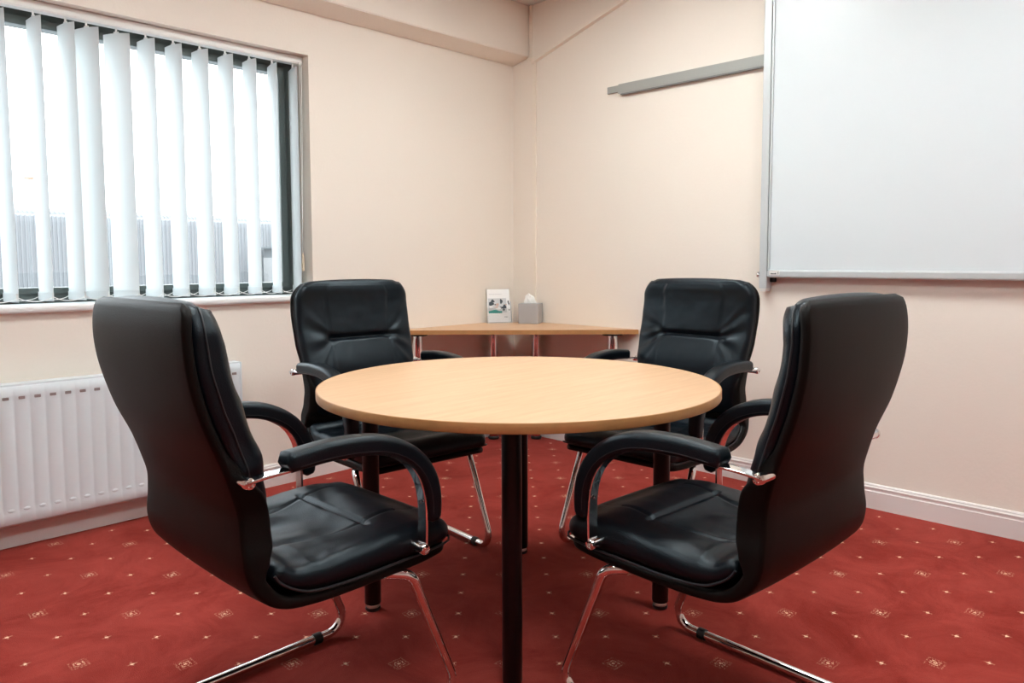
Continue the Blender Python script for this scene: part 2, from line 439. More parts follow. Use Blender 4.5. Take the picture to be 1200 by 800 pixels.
for side in (-1, 1):
    for (ua, aa), (ub, ab) in zip(us, us[1:]):
        pa = Vector((ua, -.065, .974))+Vector((math.cos(math.radians(aa)), math.sin(math.radians(aa)), 0))*.061*side
        pb = Vector((ub, -.065, .974))+Vector((math.cos(math.radians(ab)), math.sin(math.radians(ab)), 0))*.061*side
        mid = (pa+pb)/2-Vector((0, 0, .016)); tube(bm, catmull([pa, pa.lerp(pb, .2)-Vector((0, 0, .011)), mid, pa.lerp(pb, .8)-Vector((0, 0, .011)), pb], 3), .0016, 6)
islands('bottom_chain', bl(bm), M['white_plastic'], blind)
bm = bmesh.new()
tube(bm, [(1.497, -.040, WZ1-.03), (1.500, -.036, 1.6), (1.5065, -.032, 1.15)], .0016, 6)
tube(bm, [(1.485, -.043, WZ1-.03), (1.494, -.036, 1.6), (1.5065, -.033, 1.15)], .0016, 6)
cd = link('control_cord', bl(bm), M['white_plastic'], blind)
bm = bmesh.new(); lathe(bm, [(0, 1.156), (.004, 1.156), (.006, 1.14), (.0085, 1.085), (.0085, 1.072), (.006, 1.066), (0, 1.066)], (1.5065, -.032, 0), 16)
link('cord_weight', bl(bm), M['beige_plastic'], cd)

# ------------------------------------------------------------------ radiator
rad = empty('radiator', (2.6, .06, .11), 0, 'white ribbed panel radiator on the wall below the window', 'radiator')
ro = Vector((2.6, .06, .11))
def rl(bm): bmesh.ops.translate(bm, vec=-ro, verts=bm.verts); return bm
U0, U1, Z0, Z1 = 1.915, 3.515, .110, .646
pitch = .0525; first = 1.9502
def panel(yf, depth):
    bm = bmesh.new(); cols = []
    x = U0; xs = [U0, U0+.008]
    k = 0
    while first+pitch*k < U1-.02:
        c = first+pitch*k
        xs += [c-.0235, c-.0195, c+.0195, c+.0235]; k += 1
    xs += [U1-.008, U1]
    def flute(xx):
        kk = round((xx-first)/pitch); return max(0, min(1, (.0235-abs(xx-(first+pitch*kk)))/.004)) if 0 <= kk < k else 0
    zs = [Z0, Z0+.006, Z0+.045, Z0+.062, Z0+.075, Z1-.075, Z1-.060, Z1-.042, Z1-.006, Z1]
    V = []
    for zi, z in enumerate(zs):
        row = []
        for xi, x in enumerate(xs):
            y = yf
            if zi in (0, len(zs)-1): y -= .006
            if xi in (0, len(xs)-1): y -= .006
            if 3 <= zi <= 6: y -= .0048*(1-flute(x)) if 0 < xi < len(xs)-1 else 0
            row.append(bm.verts.new((x, y, z)))
        V.append(row)
    back = [[bm.verts.new((x, yf-depth, z)) for x in xs] for z in zs]
    for g in (V, back):
        for i in range(len(zs)-1):
            for j in range(len(xs)-1): bm.faces.new((g[i][j], g[i][j+1], g[i+1][j+1], g[i+1][j]))
    nx, nz = len(xs), len(zs)
    per = [(0, j) for j in range(nx)]+[(i, nx-1) for i in range(1, nz)]+[(nz-1, j) for j in range(nx-2, -1, -1)]+[(i, 0) for i in range(nz-2, 0, -1)]
    for q in range(len(per)):
        (i, j), (i2, j2) = per[q], per[(q+1) % len(per)]; bm.faces.new((V[i][j], V[i2][j2], back[i2][j2], back[i][j]))
    return bm
link('front_panel', rl(panel(.104, .014)), M['radiator'], rad, angle=60)
link('rear_panel', rl(panel(.052, .014)), M['radiator'], rad, angle=60)
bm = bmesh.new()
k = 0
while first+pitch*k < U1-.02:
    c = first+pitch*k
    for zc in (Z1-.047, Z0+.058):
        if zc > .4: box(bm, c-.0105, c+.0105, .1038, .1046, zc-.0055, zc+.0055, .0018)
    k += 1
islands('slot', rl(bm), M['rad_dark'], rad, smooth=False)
for q in range(k):
    bm = bmesh.new(); c = first+pitch*q; lathe(bm, [(.0125, 0), (.0120, .0014), (.0085, .0030), (0, .0034)], (0, 0, 0), 20, Matrix.Translation((c, .1035, Z0+.058)) @ Matrix.Rotation(-PI/2, 4, 'X') @ Matrix.Diagonal((1, .55, 1, 1)))
    link('embossed_boss', rl(bm), M['radiator'], rad)
bm = bmesh.new()
box(bm, U0+.002, U1-.002, .040, .100, Z1-.004, Z1+.006, .002)
link('top_grille', rl(bm), M['radiator'], rad, smooth=False)
bm = bmesh.new(); box(bm, U0-.002, U0+.004, .036, .102, Z0+.01, Z1+.004, .001); box(bm, U1-.004, U1+.002, .036, .102, Z0+.01, Z1+.004, .001)
islands('side_panel', rl(bm), M['radiator'], rad, smooth=False)
bm = bmesh.new()
for x in (2.05, 3.3): box(bm, x, x+.03, .001, .04, Z0+.08, Z1-.05)
islands('wall_bracket', rl(bm), M['radiator'], rad, smooth=False)

# ------------------------------------------------------------------ cable trunking in the corner
bm = bmesh.new(); box(bm, -.001, .014, .170, .202, 2.335, 2.372, .002)
t1 = empty('cable_trunking', (0, .19, .75), 0, 'narrow cream cable trunking running up the corner beside the board wall', 'trunking')
def tl(bm): bmesh.ops.translate(bm, vec=(0, -.19, -.75), verts=bm.verts); return bm
link('junction_piece', tl(bm), M['trunk'], t1, smooth=False)
bm = bmesh.new(); box(bm, -.001, .011, .182, .205, .74, 2.34, .0015); link('trunking_length', tl(bm), M['trunk'], t1, smooth=False)
bm = bmesh.new(); box(bm, -.001, .010, .150, .172, 2.36, H-.001, .0015); link('trunking_length', tl(bm), M['trunk'], t1, smooth=False)
bm = bmesh.new()
a, b = Vector((0, .200, 2.352)), Vector((0, 1.34, 2.689)); d = (b-a).normalized(); nn = Vector((0, -d.z, d.y))*.010
P = [a-nn, b-nn, b+nn, a+nn]
A = [bm.verts.new(p-Vector((.001, 0, 0))) for p in P]; B = [bm.verts.new(p+Vector((.030, 0, 0))) for p in P]
bm.faces.new(A); bm.faces.new(B[::-1])
for k in range(4): bm.faces.new((A[k], A[(k+1) % 4], B[(k+1) % 4], B[k]))
o = link('cable_trunking', bm, M['trunk'], smooth=False)
tag(o, 'cream cable trunking sloping up diagonally across the wall above the grey rail', 'trunking')

# ------------------------------------------------------------------ wall rail and whiteboard
rail = empty('wall_rail', (0, 1.2, 2.07), 0, 'long grey aluminium rail on the wall, running behind the whiteboard', 'rail')
def wl(bm): bmesh.ops.translate(bm, vec=(0, -1.2, -2.07), verts=bm.verts); return bm
bm = bmesh.new(); box(bm, -.001, .012, .762, 2.9, 2.060, 2.097, .002); link('inner_strip', wl(bm), M['rail'], rail, smooth=False)
bm = bmesh.new(); prism(bm, [(.011, 2.060), (.020, 2.045), (.026, 2.045), (.026, 2.098), (.011, 2.099)], 'y', .848, 2.9, bev=.0015); link('outer_channel', wl(bm), M['rail'], rail, smooth=False)
bm = bmesh.new(); box(bm, .005, .024, .862, 2.9, 2.038, 2.048, .001); link('hanging_lip', wl(bm), M['rail_dark'], rail, smooth=False)

wb = empty('whiteboard', (.05, 2.6, 1.03), 0, 'large white interactive board with a grey frame on the right wall', 'whiteboard')
def wbl(bm): bmesh.ops.translate(bm, vec=(-.05, -2.6, -1.03), verts=bm.verts); return bm
Y0, Y1, BZ0, BZ1 = 1.766, 3.55, 1.030, 2.362
bm = bmesh.new(); box(bm, .026, .050, Y0+.01, Y1-.01, BZ0+.02, BZ1-.01); link('writing_surface', wbl(bm), M['board'], wb, smooth=False)
bm = bmesh.new(); prism(bm, [(.022, BZ0), (.054, BZ0), (.061, BZ0+.006), (.061, BZ0+.029), (.053, BZ0+.037), (.022, BZ0+.037)], 'y', Y0, Y1, bev=.001)
link('bottom_frame', wbl(bm), M['alu'], wb, smooth=False)
bm = bmesh.new(); box(bm, .022, .057, Y0, Y1, BZ1-.014, BZ1, .002); link('top_frame', wbl(bm), M['alu'], wb, smooth=False)
for y in (Y0, Y1-.010):
    bm = bmesh.new(); box(bm, .022, .057, y, y+.010, BZ0+.036, BZ1-.012, .002); link('side_frame', wbl(bm), M['alu'], wb, smooth=False)
bm = bmesh.new(); box(bm, .0, .024, Y0-.002, Y0+.02, BZ0-.022, BZ0+.02, .002); box(bm, 0, .024, Y1-.03, Y1-.006, BZ0-.022, BZ0+.02, .002)
islands('lower_bracket', wbl(bm), M['black_plastic'], wb, smooth=False)
bm = bmesh.new(); box(bm, .060, .0625, Y0+.012, Y0+.062, BZ0+.012, BZ0+.033, .0006); lb = link('name_plate', wbl(bm), M['white_plastic'], wb, smooth=False)
lb['label'] = 'small white plate with a dark wordmark'
bm = bmesh.new()
y = Y0+.019
for w_ in (.003, .0045, .003, .0045, .003, .004, .003, .004):
    box(bm, .0624, .0632, y, y+w_*.8, BZ0+.016, BZ0+.0205+random.choice((0, .0015))); y += w_
box(bm, .0624, .0632, Y0+.0555, Y0+.058, BZ0+.016, BZ0+.029)
link('wordmark', wbl(bm), M['lf_dark'], lb, smooth=False)
# vertical aluminium post at the left of the board
post = empty('board_support_rail', (.04, 1.744, .98), 0, 'tall grey aluminium rail standing at the left edge of the whiteboard', 'rail')
def pl(bm): bmesh.ops.translate(bm, vec=(-.04, -1.744, -.98), verts=bm.verts); return bm
bm = bmesh.new(); box(bm, .0, .055, 1.7235, 1.7618, .978, 2.60, .003); link('upright', pl(bm), M['alu'], post, smooth=False)
bm = bmesh.new(); box(bm, .006, .052, 1.727, 1.759, .962, .979, .004); link('end_cap', pl(bm), M['white_plastic'], post, smooth=False)
bm = bmesh.new()
m4 = Matrix.Translation((.035, 1.7245, 1.043)) @ Matrix.Rotation(PI/2, 4, 'X')
lathe(bm, [(0, 0), (.005, 0), (.005, .008), (.014, .009), (.016, .013), (.014, .019), (.0, .020)], (0, 0, 0), 20, m4); link('clamp_knob', pl(bm), M['chrome'], post)

# ------------------------------------------------------------------ round table
TC = (1.8125, 1.797)
tb = empty('round_table', (TC[0], TC[1], 0), 0, 'round beech topped meeting table on black legs between the four chairs', 'table')
bm = bmesh.new(); R_ = .6178; zt, zb = .735, .708
lathe(bm, [(0, zb+.001), (R_-.004, zb+.001), (R_-.0025, zb+.003), (R_-.0025, zt-.0022), (R_-.004, zt), (0, zt)], (0, 0, 0), 128)
link('table_top', bm, M['wood'], tb, angle=30)
bm = bmesh.new()
lathe(bm, [(R_-.003, zb), (R_-.0005, zb+.0008), (R_, zb+.002), (R_, zt-.002), (R_-.0008, zt-.0004), (R_-.003, zt+.0001), (R_-.004, zt-.004), (R_-.004, zb+.004), (R_-.003, zb)], (0, 0, 0), 160)
e = link('edge_band', bm, M['edge'], tb, angle=50); e['label'] = 'orange-brown beech edge band'
for lx, ly in ((2.1547, 2.1051), (1.4758, 1.4833), (2.146, 1.469), (1.494, 2.121)):
    for _ in (0,):
        c = (lx-TC[0], ly-TC[1], 0)
        bm = bmesh.new(); lathe(bm, [(0, .022), (.0245, .022), (.026, .025), (.026, .70), (0, .70)], c, 32)
        lg = link('leg', bm, M['black_metal'], tb)
        bm = bmesh.new(); lathe(bm, [(0, .7), (.055, .7), (.055, .7075), (0, .7075)], c, 32); link('mounting_plate', bm, M['black_metal'], lg)
        bm = bmesh.new(); lathe(bm, [(0, 0), (.022, 0), (.024, .003), (.024, .010), (.0, .010)], c, 28); link('foot', bm, M['black_plastic'], lg)
        bm = bmesh.new(); lathe(bm, [(0, .0095), (.020, .0095), (.0215, .011), (.0215, .0205), (.020, .0225), (0, .0225)], c, 28); link('foot_collar', bm, M['steel'], lg)

# ------------------------------------------------------------------ corner desk
dk = empty('corner_desk', (.4, .4, 0), 0, 'small angled beech desk on chrome legs fitted into the room corner', 'desk')
def dl(bm): bmesh.ops.translate(bm, vec=(-.4, -.4, 0), verts=bm.verts); return bm
DZ = .728
DP = [(.985, .021), (.018, .996), (.004, .975), (.004, .23), (.23, .004), (.964, .004)]
bm = bmesh.new(); prism(bm, DP, 'z', DZ-.025, DZ, bev=.0015)
dt = link('desk_top', dl(bm), M['wood'], dk, smooth=False)
bm = bmesh.new()
a, b = Vector(DP[0]), Vector(DP[1]); d = (b-a).normalized(); n2 = Vector((d.y, -d.x))
if n2.x+n2.y < 0: n2 = -n2
prism(bm, [tuple(a), tuple(b), tuple(b+n2*.002), tuple(a+n2*.002)], 'z', DZ-.0252, DZ-.0005)
e = link('front_edge_band', dl(bm), M['edge'], dk, smooth=False); e['label'] = 'orange-brown beech edge band'
for (x, y) in ((.855, .072), (.088, .868), (.262, .075), (.075, .268)):
    bm = bmesh.new(); lathe(bm, [(0, .018), (.028, .018), (.03, .021), (.03, .695), (0, .695)], (x, y, 0), 32); lg = link('leg', dl(bm), M['chrome'], dk); lg['label'] = 'chrome leg'
    bm = bmesh.new(); lathe(bm, [(0, .694), (.058, .694), (.058, .7032), (0, .7032)], (x, y, 0), 32); link('mounting_plate', dl(bm), M['black_metal'], lg)
    bm = bmesh.new(); lathe(bm, [(0, 0), (.031, 0), (.034, .004), (.034, .014), (.03, .019), (0, .019)], (x, y, 0), 28); link('foot', dl(bm), M['black_plastic'], lg)

# ------------------------------------------------------------------ leaflet in a clear stand
def local_frame(o, loc, rz): o.location = loc; o.rotation_euler = (0, 0, rz)
lean = math.radians(12)
# local frame: x across, y to the viewer, z up
def slanted(bm, x0, x1, h0, h1, y0, y1):
    """box on the leaning face: h along the slope, y outwards"""
    V = []
    for x in (-x0, -x1):
        for yy in (y0, y1):
            for h in (h0, h1):
                V.append(bm.verts.new((x, yy*math.cos(lean)-h*math.sin(lean), .004+yy*math.sin(lean)*0+h*math.cos(lean))))
    for q in [(0, 1, 3, 2), (4, 6, 7, 5), (0, 4, 5, 1), (2, 3, 7, 6), (0, 2, 6, 4), (1, 5, 7, 3)]: bm.faces.new([V[i] for i in q])
LH = empty('leaflet_holder', (0, 0, 0), 0, 'clear plastic stand holding a leaflet on the corner desk', 'leaflet holder')
bm = bmesh.new(); slanted(bm, -.078, .078, 0, .215, -.004, -.002); link('back_plate', bm, M['acrylic'], LH, smooth=False)
bm = bmesh.new(); slanted(bm, -.078, .078, 0, .09, .0065, .0080); link('front_lip', bm, M['acrylic'], LH, smooth=False)
bm = bmesh.new(); slanted(bm, -.080, -.078, 0, .13, -.004, .008); slanted(bm, .078, .080, 0, .13, -.004, .008); islands('side_wall', bm, M['acry_edge'], LH, smooth=False)
bm = bmesh.new(); box(bm, -.08, .08, -.040, .012, 0, .003, .001); link('base_plate', bm, M['acry_edge'], LH, smooth=False)
LF = empty('leaflet', (0, 0, 0), 0, 'white leaflet with a photo of people and a teal band, in the clear stand', 'leaflet')
bm = bmesh.new(); slanted(bm, -.074, .074, .001, .210, -.001, .004); link('cover', bm, M['lf_white'], LF, smooth=False)
Y = .0043
def spot(name, mat, shapes, y=Y, parent=LF):
    bm = bmesh.new()
    for s in shapes:
        if s[0] == 'r': slanted(bm, s[1], s[2], s[3], s[4], y-.0004, y)
        else:
            _, cx, ch, rx, rh = s; vs = []
            for k in range(14):
                aa = 2*PI*k/14; jx = 1+.18*math.sin(3*aa+cx*90)
                x, h = -cx-rx*jx*math.cos(aa), ch+rh*jx*math.sin(aa)
                vs.append(bm.verts.new((x, y*math.cos(lean)-h*math.sin(lean), .004+h*math.cos(lean))))
            bm.faces.new(vs)
    return islands(name, bm, mat, parent, smooth=False)
spot('picture', M['lf_pale'], [('r', -.070, .050, .062, .152)])
spot('picture_people', M['lf_dark'], [('e', -.050, .118, .017, .012), ('e', -.040, .134, .012, .010), ('e', .016, .132, .009, .015), ('e', .036, .098, .012, .013), ('e', .020, .092, .018, .006), ('e', .030, .080, .008, .008), ('e', -.022, .112, .008, .004)], Y+.0006)
spot('picture_hands', M['lf_skin'], [('e', -.010, .112, .010, .009), ('e', -.018, .096, .012, .005), ('e', .046, .112, .006, .004)], Y+.0009)
spot('picture_papers', M['lf_white'], [('e', -.004, .088, .018, .006), ('e', -.052, .098, .012, .004), ('r', .050, .070, .06, .075)], Y+.0008)
spot('picture_teal_band', M['lf_teal'], [('r', -.070, .018, .058, .072), ('e', -.030, .073, .026, .006)], Y+.0010)
spot('picture_pen', M['lf_dark'], [('e', .062, .128, .004, .010), ('e', .066, .116, .004, .008), ('e', .066, .076, .006, .004)], Y+.0007)
bm = bmesh.new()
x = -.060
for w_ in (.006, .004, .007, .005, .006, .004, .006, .007, .005, .004, .006, .005):
    slanted(bm, x, x+w_*.75, .176, .181, Y-.0004, Y+.0001); x += w_+.0015
link('title_text', bm, M['lf_pale'], LF, smooth=False)
bm = bmesh.new()
x = .032
for w_ in (.005, .004, .006, .004): slanted(bm, x, x+w_*.8, .030, .036, Y-.0004, Y+.0001); x += w_+.001
link('footer_text', bm, M['lf_grey'], LF, smooth=False)
pc = Vector((.213, .086)); ang = math.radians(-27)     # faces into the room
for o in (LH, LF): local_frame(o, (pc.x, pc.y, DZ), ang)

# ------------------------------------------------------------------ tissue box
tbx = empty('tissue_box', (.094, .238, DZ), math.radians(-61), 'grey cube tissue box cover on the corner desk', 'tissue box')
bm = bmesh.new(); s = .0625; hh = .124
box(bm, -s, s, -s, s, 0, hh, .004, 3); link('cover_box', bm, M['tissuebox'], tbx, smooth=False)
bm = bmesh.new()
V = [(0.034*math.cos(2*PI*k/24), .018*math.sin(2*PI*k/24), hh+.0006) for k in range(24)]
bm.faces.new([bm.verts.new(v) for v in V]); link('slot', bm, M['lf_dark'], tbx, smooth=False)
ts = None
bm = bmesh.new(); rings = []
for i in range(9):
    t = i/8; ring = []
    rx, ry = .032*(1-.25*t)*(1 if i < 7 else (.75 if i == 7 else .35)), .014+.004*math.sin(t*5)
    for k in range(28):
        a = 2*PI*k/28; f = 1+.22*math.sin(5*a+t*2.5)+.12*math.sin(9*a-t*3)
        z = .052*t*(1+.16*math.cos(a+.6)*t) + (.002*math.sin(7*a) if i > 4 else 0)
        ring.append(bm.verts.new((rx*f*math.cos(a)+.004*t, ry*f*math.sin(a)*(1-.35*t), z)))
    rings.append(ring)
for a, b in zip(rings, rings[1:]):
    for k in range(28): bm.faces.new((a[k], a[(k+1) % 28], b[(k+1) % 28], b[k]))
bm.faces.new(rings[-1]); bm.faces.new(rings[0][::-1])
ts = link('tissue', bm, M['tissue']); ts.location = (.094, .238, DZ+hh+.001); ts.rotation_euler = (0, 0, -PI/4)
tag(ts, 'white paper tissue poking out of the grey box', 'tissue')

# ------------------------------------------------------------------ office chair (local: x right, y forward, z up)
def make_chair(lean=0, seed=0, puff=0, corner=.036):
    so = seed*13.7
    root = empty('office_chair')
    # --- one-piece black shell: rear face of backrest sweeping into the seat pan
    rear = [(-.279, 1.036), (-.288, .985), (-.289, .93), (-.282, .87), (-.262, .79), (-.232, .71), (-.215, .65), (-.206, .605), (-.208, .55), (-.209, .495), (-.195, .450), (-.162, .415), (-.12, .394), (-.06, .384), (.05, .378), (.15, .378), (.26, .379), (.338, .388)]
    rear = [(a-lean*max(0, b-.45)/.58, b) for a, b in rear]
    P = catmull([Vector((a, b)) for a, b in rear], 6); base, Ln = resample(P, 110)
    dirs = normals2(base, 1)
    if dirs[10].x < 0: dirs = [-d for d in dirs]
    # keyed by fraction of length
    def frac(z=None, y=None):
        best = min(range(len(base)), key=lambda i: (abs(base[i].y-z) if y is None else abs(base[i].x-y)+ (10 if base[i].y > .45 else 0)) + (10 if (z is not None and i > 80) else 0))
        return best/(len(base)-1)
    Wt = [(0, .251), (frac(.93), .256), (frac(.79), .252), (frac(.70), .245), (frac(.62), .243), (frac(.57), .248), (frac(.51), .259), (frac(.44), .263), (frac(y=-.06), .258), (frac(y=.1), .250), (1, .238)]
    N_ = len(base)-1
    W = [interp(Wt, i/N_) for i in range(N_+1)]
    T = [interp([(0, .020), (frac(.74), .022), (frac(.66), .050), (frac(.62), .064), (frac(.55), .066), (frac(.50), .056), (frac(.455), .034), (frac(y=-.12), .026), (1, .024)], i/N_) for i in range(N_+1)]
    bm = bmesh.new()
    slab(bm, base, dirs, W, T, nf=20, rc=.011, end=(.012, .02), endw=(corner, .04), plan=lambda i, u: -.010*(1-abs(u)**2.4)*min(1, 1.6-1.6*i/N_)+.002)
    link('back_shell', bm, M['vinyl'], root, angle=60)
    # --- back cushion
    ib0 = 0; ib1 = int(frac(.50)*N_)
    cb = [base[i]+dirs[i]*.021 for i in range(0, ib1+1)]
    top = [Vector((cb[0].x+.010, 1.046))]
    cb, Lb = resample(top+cb, 120); cdir = normals2(cb, 1)
    if cdir[10].x < 0: cdir = [-d for d in cdir]
    nB = len(cb)-1
    Tz = [(.44, .020), (.50, .026), (.56, .044), (.635, .047), (.72, .048), (.80, .051), (.885, .050), (1.06, .042)]
    Wz = [(.44, .228), (.52, .232), (.58, .228), (.64, .230), (.70, .245), (.79, .253), (.88, .255), (.95, .253), (1.06, .246)]
    Tc = [interp(Tz, p.y)+puff*min(1, max(0, (p.y-.58)/.12))*min(1, max(0, (1.05-p.y)/.10)) for p in cb]; Wc = [interp(Wz, p.y) for p in cb]
    def dback(i, u):
        z = cb[i].y; s = abs(u); x = u*Wc[i]
        edge = (1-s**6)
        h = .012*edge
        sx = .130+.014*min(1, max(0, (z-.80)/.2))                 # seam lines
        if z < .79: sx = .130+.05*(.79-z)
        inside = 1/(1+math.exp((abs(x)-sx)/.006))
        head = math.exp(-(abs(min(z, .905)-.905)/.115)**3); lum = math.exp(-((z-.70)/.075)**2)
        h += .008*head*inside*(1-.3*(x/.14)**2)+.008*head*(1-s**4)
        h += .017*lum*(1-s**3.0)
        h -= .016*math.exp(-((z-.793)/.011)**2)*inside             # cross crease
        h -= .010*math.exp(-((z-.793)/.020)**2)*math.exp(-((abs(x)-sx)/.022)**2)
        h -= .0028*math.exp(-((abs(x)-sx)/.003)**2)*min(1, max(0, (z-.55)/.1))
        if abs(x) > sx-.01:                                        # folds fanning from the seam crossing to the rim
            dx = abs(x)-sx; ph = (z-.793)/(.02+dx*.75)
            amp = .0052*math.exp(-(ph/1.5)**2)*min(1, dx/.03)*(1-s**8)
            h += amp*math.sin(ph*5.0+1.2*math.copysign(1, x)+noise.noise(Vector((x*9, z*7, 3+so)))*2.5)
        h += .0022*noise.noise(Vector((x*11, z*11, 1.3+so)))+.0012*noise.noise(Vector((x*30, z*26, 5+so)))
        return h
    bm = bmesh.new()
    slab(bm, cb, cdir, Wc, Tc, disp=dback, nf=64, rc=.017, end=(.050, .02), endw=(.082, .03), plan=lambda i, u: -.010*(1-abs(u)**2.4)*(1-.8*i/nB)+.001)
    bc = link('back_cushion', bm, M['leather'], root, angle=80)
    for side in (-1, 1):                                           # piping along the gusset
        pts = []
        for i in range(4, nB-4, 3):
            k = cb[i]+cdir[i]*(Tc[i]*.42); wob = .003*noise.noise(Vector((cb[i].y*16, side*3, so)))
            endc = min(i, nB-i)*Lb/nB; sh = 0 if endc > .082 else .082*(1-math.sqrt(1-((.082-endc)/.082)**2))
            pts.append(Vector((side*(Wc[i]-sh+.0012), k.x+wob, k.y)))
        bm = bmesh.new(); tube(bm, catmull(pts, 2), .0022, 8); link('piping', bm, M['stitch'], bc)
    # --- seat cushion
    sb = [(-.158, .478), (-.140, .452), (-.105, .428), (-.06, .413), (.02, .406), (.12, .406), (.20, .406), (.29, .407), (.352, .414)]
    P = catmull([Vector(p) for p in sb], 6); sc_, Ls = resample(P, 150); sd = normals2(sc_, 1)
    if sd[50].y < 0: sd = [-d for d in sd]
    nS = len(sc_)-1
    Ts = [interp([(-.2, .030), (-.13, .040), (-.06, .058), (.05, .066), (.15, .071), (.23, .072), (.30, .066), (.36, .050)], p.x) for p in sc_]
    Ws = [interp([(-.2, .252), (-.08, .260), (.05, .257), (.2, .253), (.35, .244)], p.x) for p in sc_]
    def dseat(i, u):
        y = sc_[i].x; s = abs(u); x = u*Ws[i]
        h = .008*(1-s**4)
        sx = .100+.038*min(1, max(0, (y+.1)/.24))
        roll = math.exp(-((y-.205)/.062)**2)
        h += .013*roll*(1-s**3)
        ins = 1/(1+math.exp((abs(x)-sx)/.010))
        dish = 1/(1+math.exp((y-.125)/.012))
        h -= .017*ins*dish*(1-.4*(x/.12)**2)
        h -= .006*math.exp(-((y-.142)/.006)**2)*(1 if abs(x) < sx+.012 else math.exp(-((abs(x)-sx-.012)/.012)**2))
        h -= .0040*math.exp(-((abs(x)-sx)/.005)**2)*(1 if y < .24 else 0.2)
        if y < .13:                                                # folds running back from the cross seam
            k = min(1, (.13-y)/.08)
            h += .0042*k*math.sin((x*52)+noise.noise(Vector((x*10, y*7, 8+so)))*4.2)*(1-s**5)*max(0, 1-abs(y+.02)/.16)
        h += .0028*math.exp(-((y+.02)/.05)**2)*math.sin((abs(x)*40+y*60)+noise.noise(Vector((x*8, y*9, 2+so)))*3)*max(0, s-.45)*1.6*(1-s**8)
        h += .0016*noise.noise(Vector((x*9, y*9, 4+so)))+.0008*noise.noise(Vector((x*26, y*24, 9+so)))
        return h
    bm = bmesh.new()
    slab(bm, sc_, sd, Ws, Ts, disp=dseat, nf=100, rc=.030, end=(.02, .034), endw=(.02, .045))
    st = link('seat_cushion', bm, M['leather'], root, angle=80)
    pts = []
    for i in range(2, nS-10, 4):
        endc = (nS-i)*Ls/nS; sh = 0 if endc > .05 else .05*(1-math.sqrt(1-((.05-endc)/.05)**2))
        pts.append(Vector((-(Ws[i]-sh+.0005), sc_[i].x+sd[i].x*.006, sc_[i].y+sd[i].y*.006)))
    yf, zf_ = sc_[nS].x-.013, pts[-1].z+.006; xe = abs(pts[-1].x)-.016
    pts += [Vector((-xe, yf, zf_)), Vector((-xe*.5, yf+.001, zf_)), Vector((0, yf+.001, zf_))]
    pts = pts+[Vector((-p.x, p.y, p.z)) for p in reversed(pts[:-1])]
    bm = bmesh.new(); tube(bm, catmull(pts, 2), .0030, 8); link('piping', bm, M['stitch'], st)
    # --- arms
    for s in (-1, 1):
        path = catmull([Vector(p) for p in [(-.218, .686), (-.18, .690), (-.12, .693), (-.05, .6985), (.02, .698), (.08, .690), (.13, .672), (.17, .645), (.196, .61), (.210, .565), (.214, .51), (.213, .43)]], 6)
        pb, _ = resample(path, 60); nd = normals2(pb, 1)
        if nd[20].y < 0: nd = [-d for d in nd]
        bm = bmesh.new(); slab(bm, pb, nd, [.0155]*61, [.0060]*61, nf=4, rc=.0018, x0=s*.279, end=(0, 0), endw=(0, 0))
        ab = link('arm_bracket', bm, M['chrome'], root, angle=30); ab['label'] = 'curved flat chrome arm bar'
        for (y, z) in ((-.212, .686), (.209, .440)):
            bm = bmesh.new(); m4 = Matrix.Translation((s*(.204 if y < 0 else .214), y, z)) @ Matrix.Rotation(s*PI/2, 4, 'Y')
            lathe(bm, [(0, 0), (.0115, 0), (.0115, .072), (.0125, .073), (.0125, .081), (.0105, .0855), (.006, .0865), (.005, .0845), (0, .0845)], (0, 0, 0), 24, m4)
            link('bolt', bm, M['chrome'], ab)
        bm = bmesh.new(); m4 = Matrix.Translation((s*.279, .2085, .55)) @ Matrix.Rotation(PI/2, 4, 'X')
        lathe(bm, [(0, 0), (.0048, 0), (.0048, .0015), (.002, .002), (0, .0012)], (0, 0, 0), 14, m4); link('screw', bm, M['chrome'], ab)
        pp = catmull([Vector(p) for p in [(-.136, .6915), (-.09, .695), (-.04, .6975), (.03, .6955), (.09, .686), (.138, .667), (.175, .641), (.201, .608), (.215, .572), (.221, .535), (.220, .497)]], 6)
        pq, _ = resample(pp, 60); nq = normals2(pq, 1)
        if nq[20].y < 0: nq = [-d for d in nq]
        TT = [interp([(0, .038), (.25, .040), (.55, .042), (.8, .042), (1, .038)], i/60) for i in range(61)]
        WW = [interp([(0, .0265), (.5, .0275), (.8, .026), (1, .022)], i/60) for i in range(61)]
        bm = bmesh.new(); slab(bm, pq, nq, WW, TT, nf=12, rc=.012, x0=s*.279, end=(.008, .018), endw=(.006, .014), disp=lambda i, u: .003*(1-u*u))
        pd = link('armrest_pad', bm, M['leather'], root, angle=80)
        for q in (-1, 1):
            pts = [Vector((s*.279+q*(WW[i]-.0006), pq[i].x+nq[i].x*TT[i]*.26, pq[i].y+nq[i].y*TT[i]*.26)) for i in range(3, 58, 3)]
            bm = bmesh.new(); tube(bm, pts, .0011, 6); link('seam', bm, M['stitch'], pd)
    # --- cantilever tube frame
    R0 = .0128; zf = .0165
    half = [(.205, .125, .383), (.248, .205, .368), (.250, .352, zf), (.250, -.30, zf)]
    L3 = [Vector((-x, y, z)) for x, y, z in half]; R3 = [Vector((x, y, z)) for x, y, z in reversed(half)]
    pts = fillet(L3+R3, {1: .04, 2: .048, 3: .06, 4: .06, 5: .048, 6: .04}, 9)
    bm = bmesh.new(); tube(bm, pts, R0, 20); fr = link('cantilever_frame', bm, M['chrome'], root, angle=60); fr['label'] = 'chrome tube cantilever base'
    bm = bmesh.new()
    for y in (.125, ): box(bm, -.215, .215, y-.018, y+.018, .3755, .385, .001)
    link('seat_crossbar', bm, M['black_metal'], root, smooth=False)
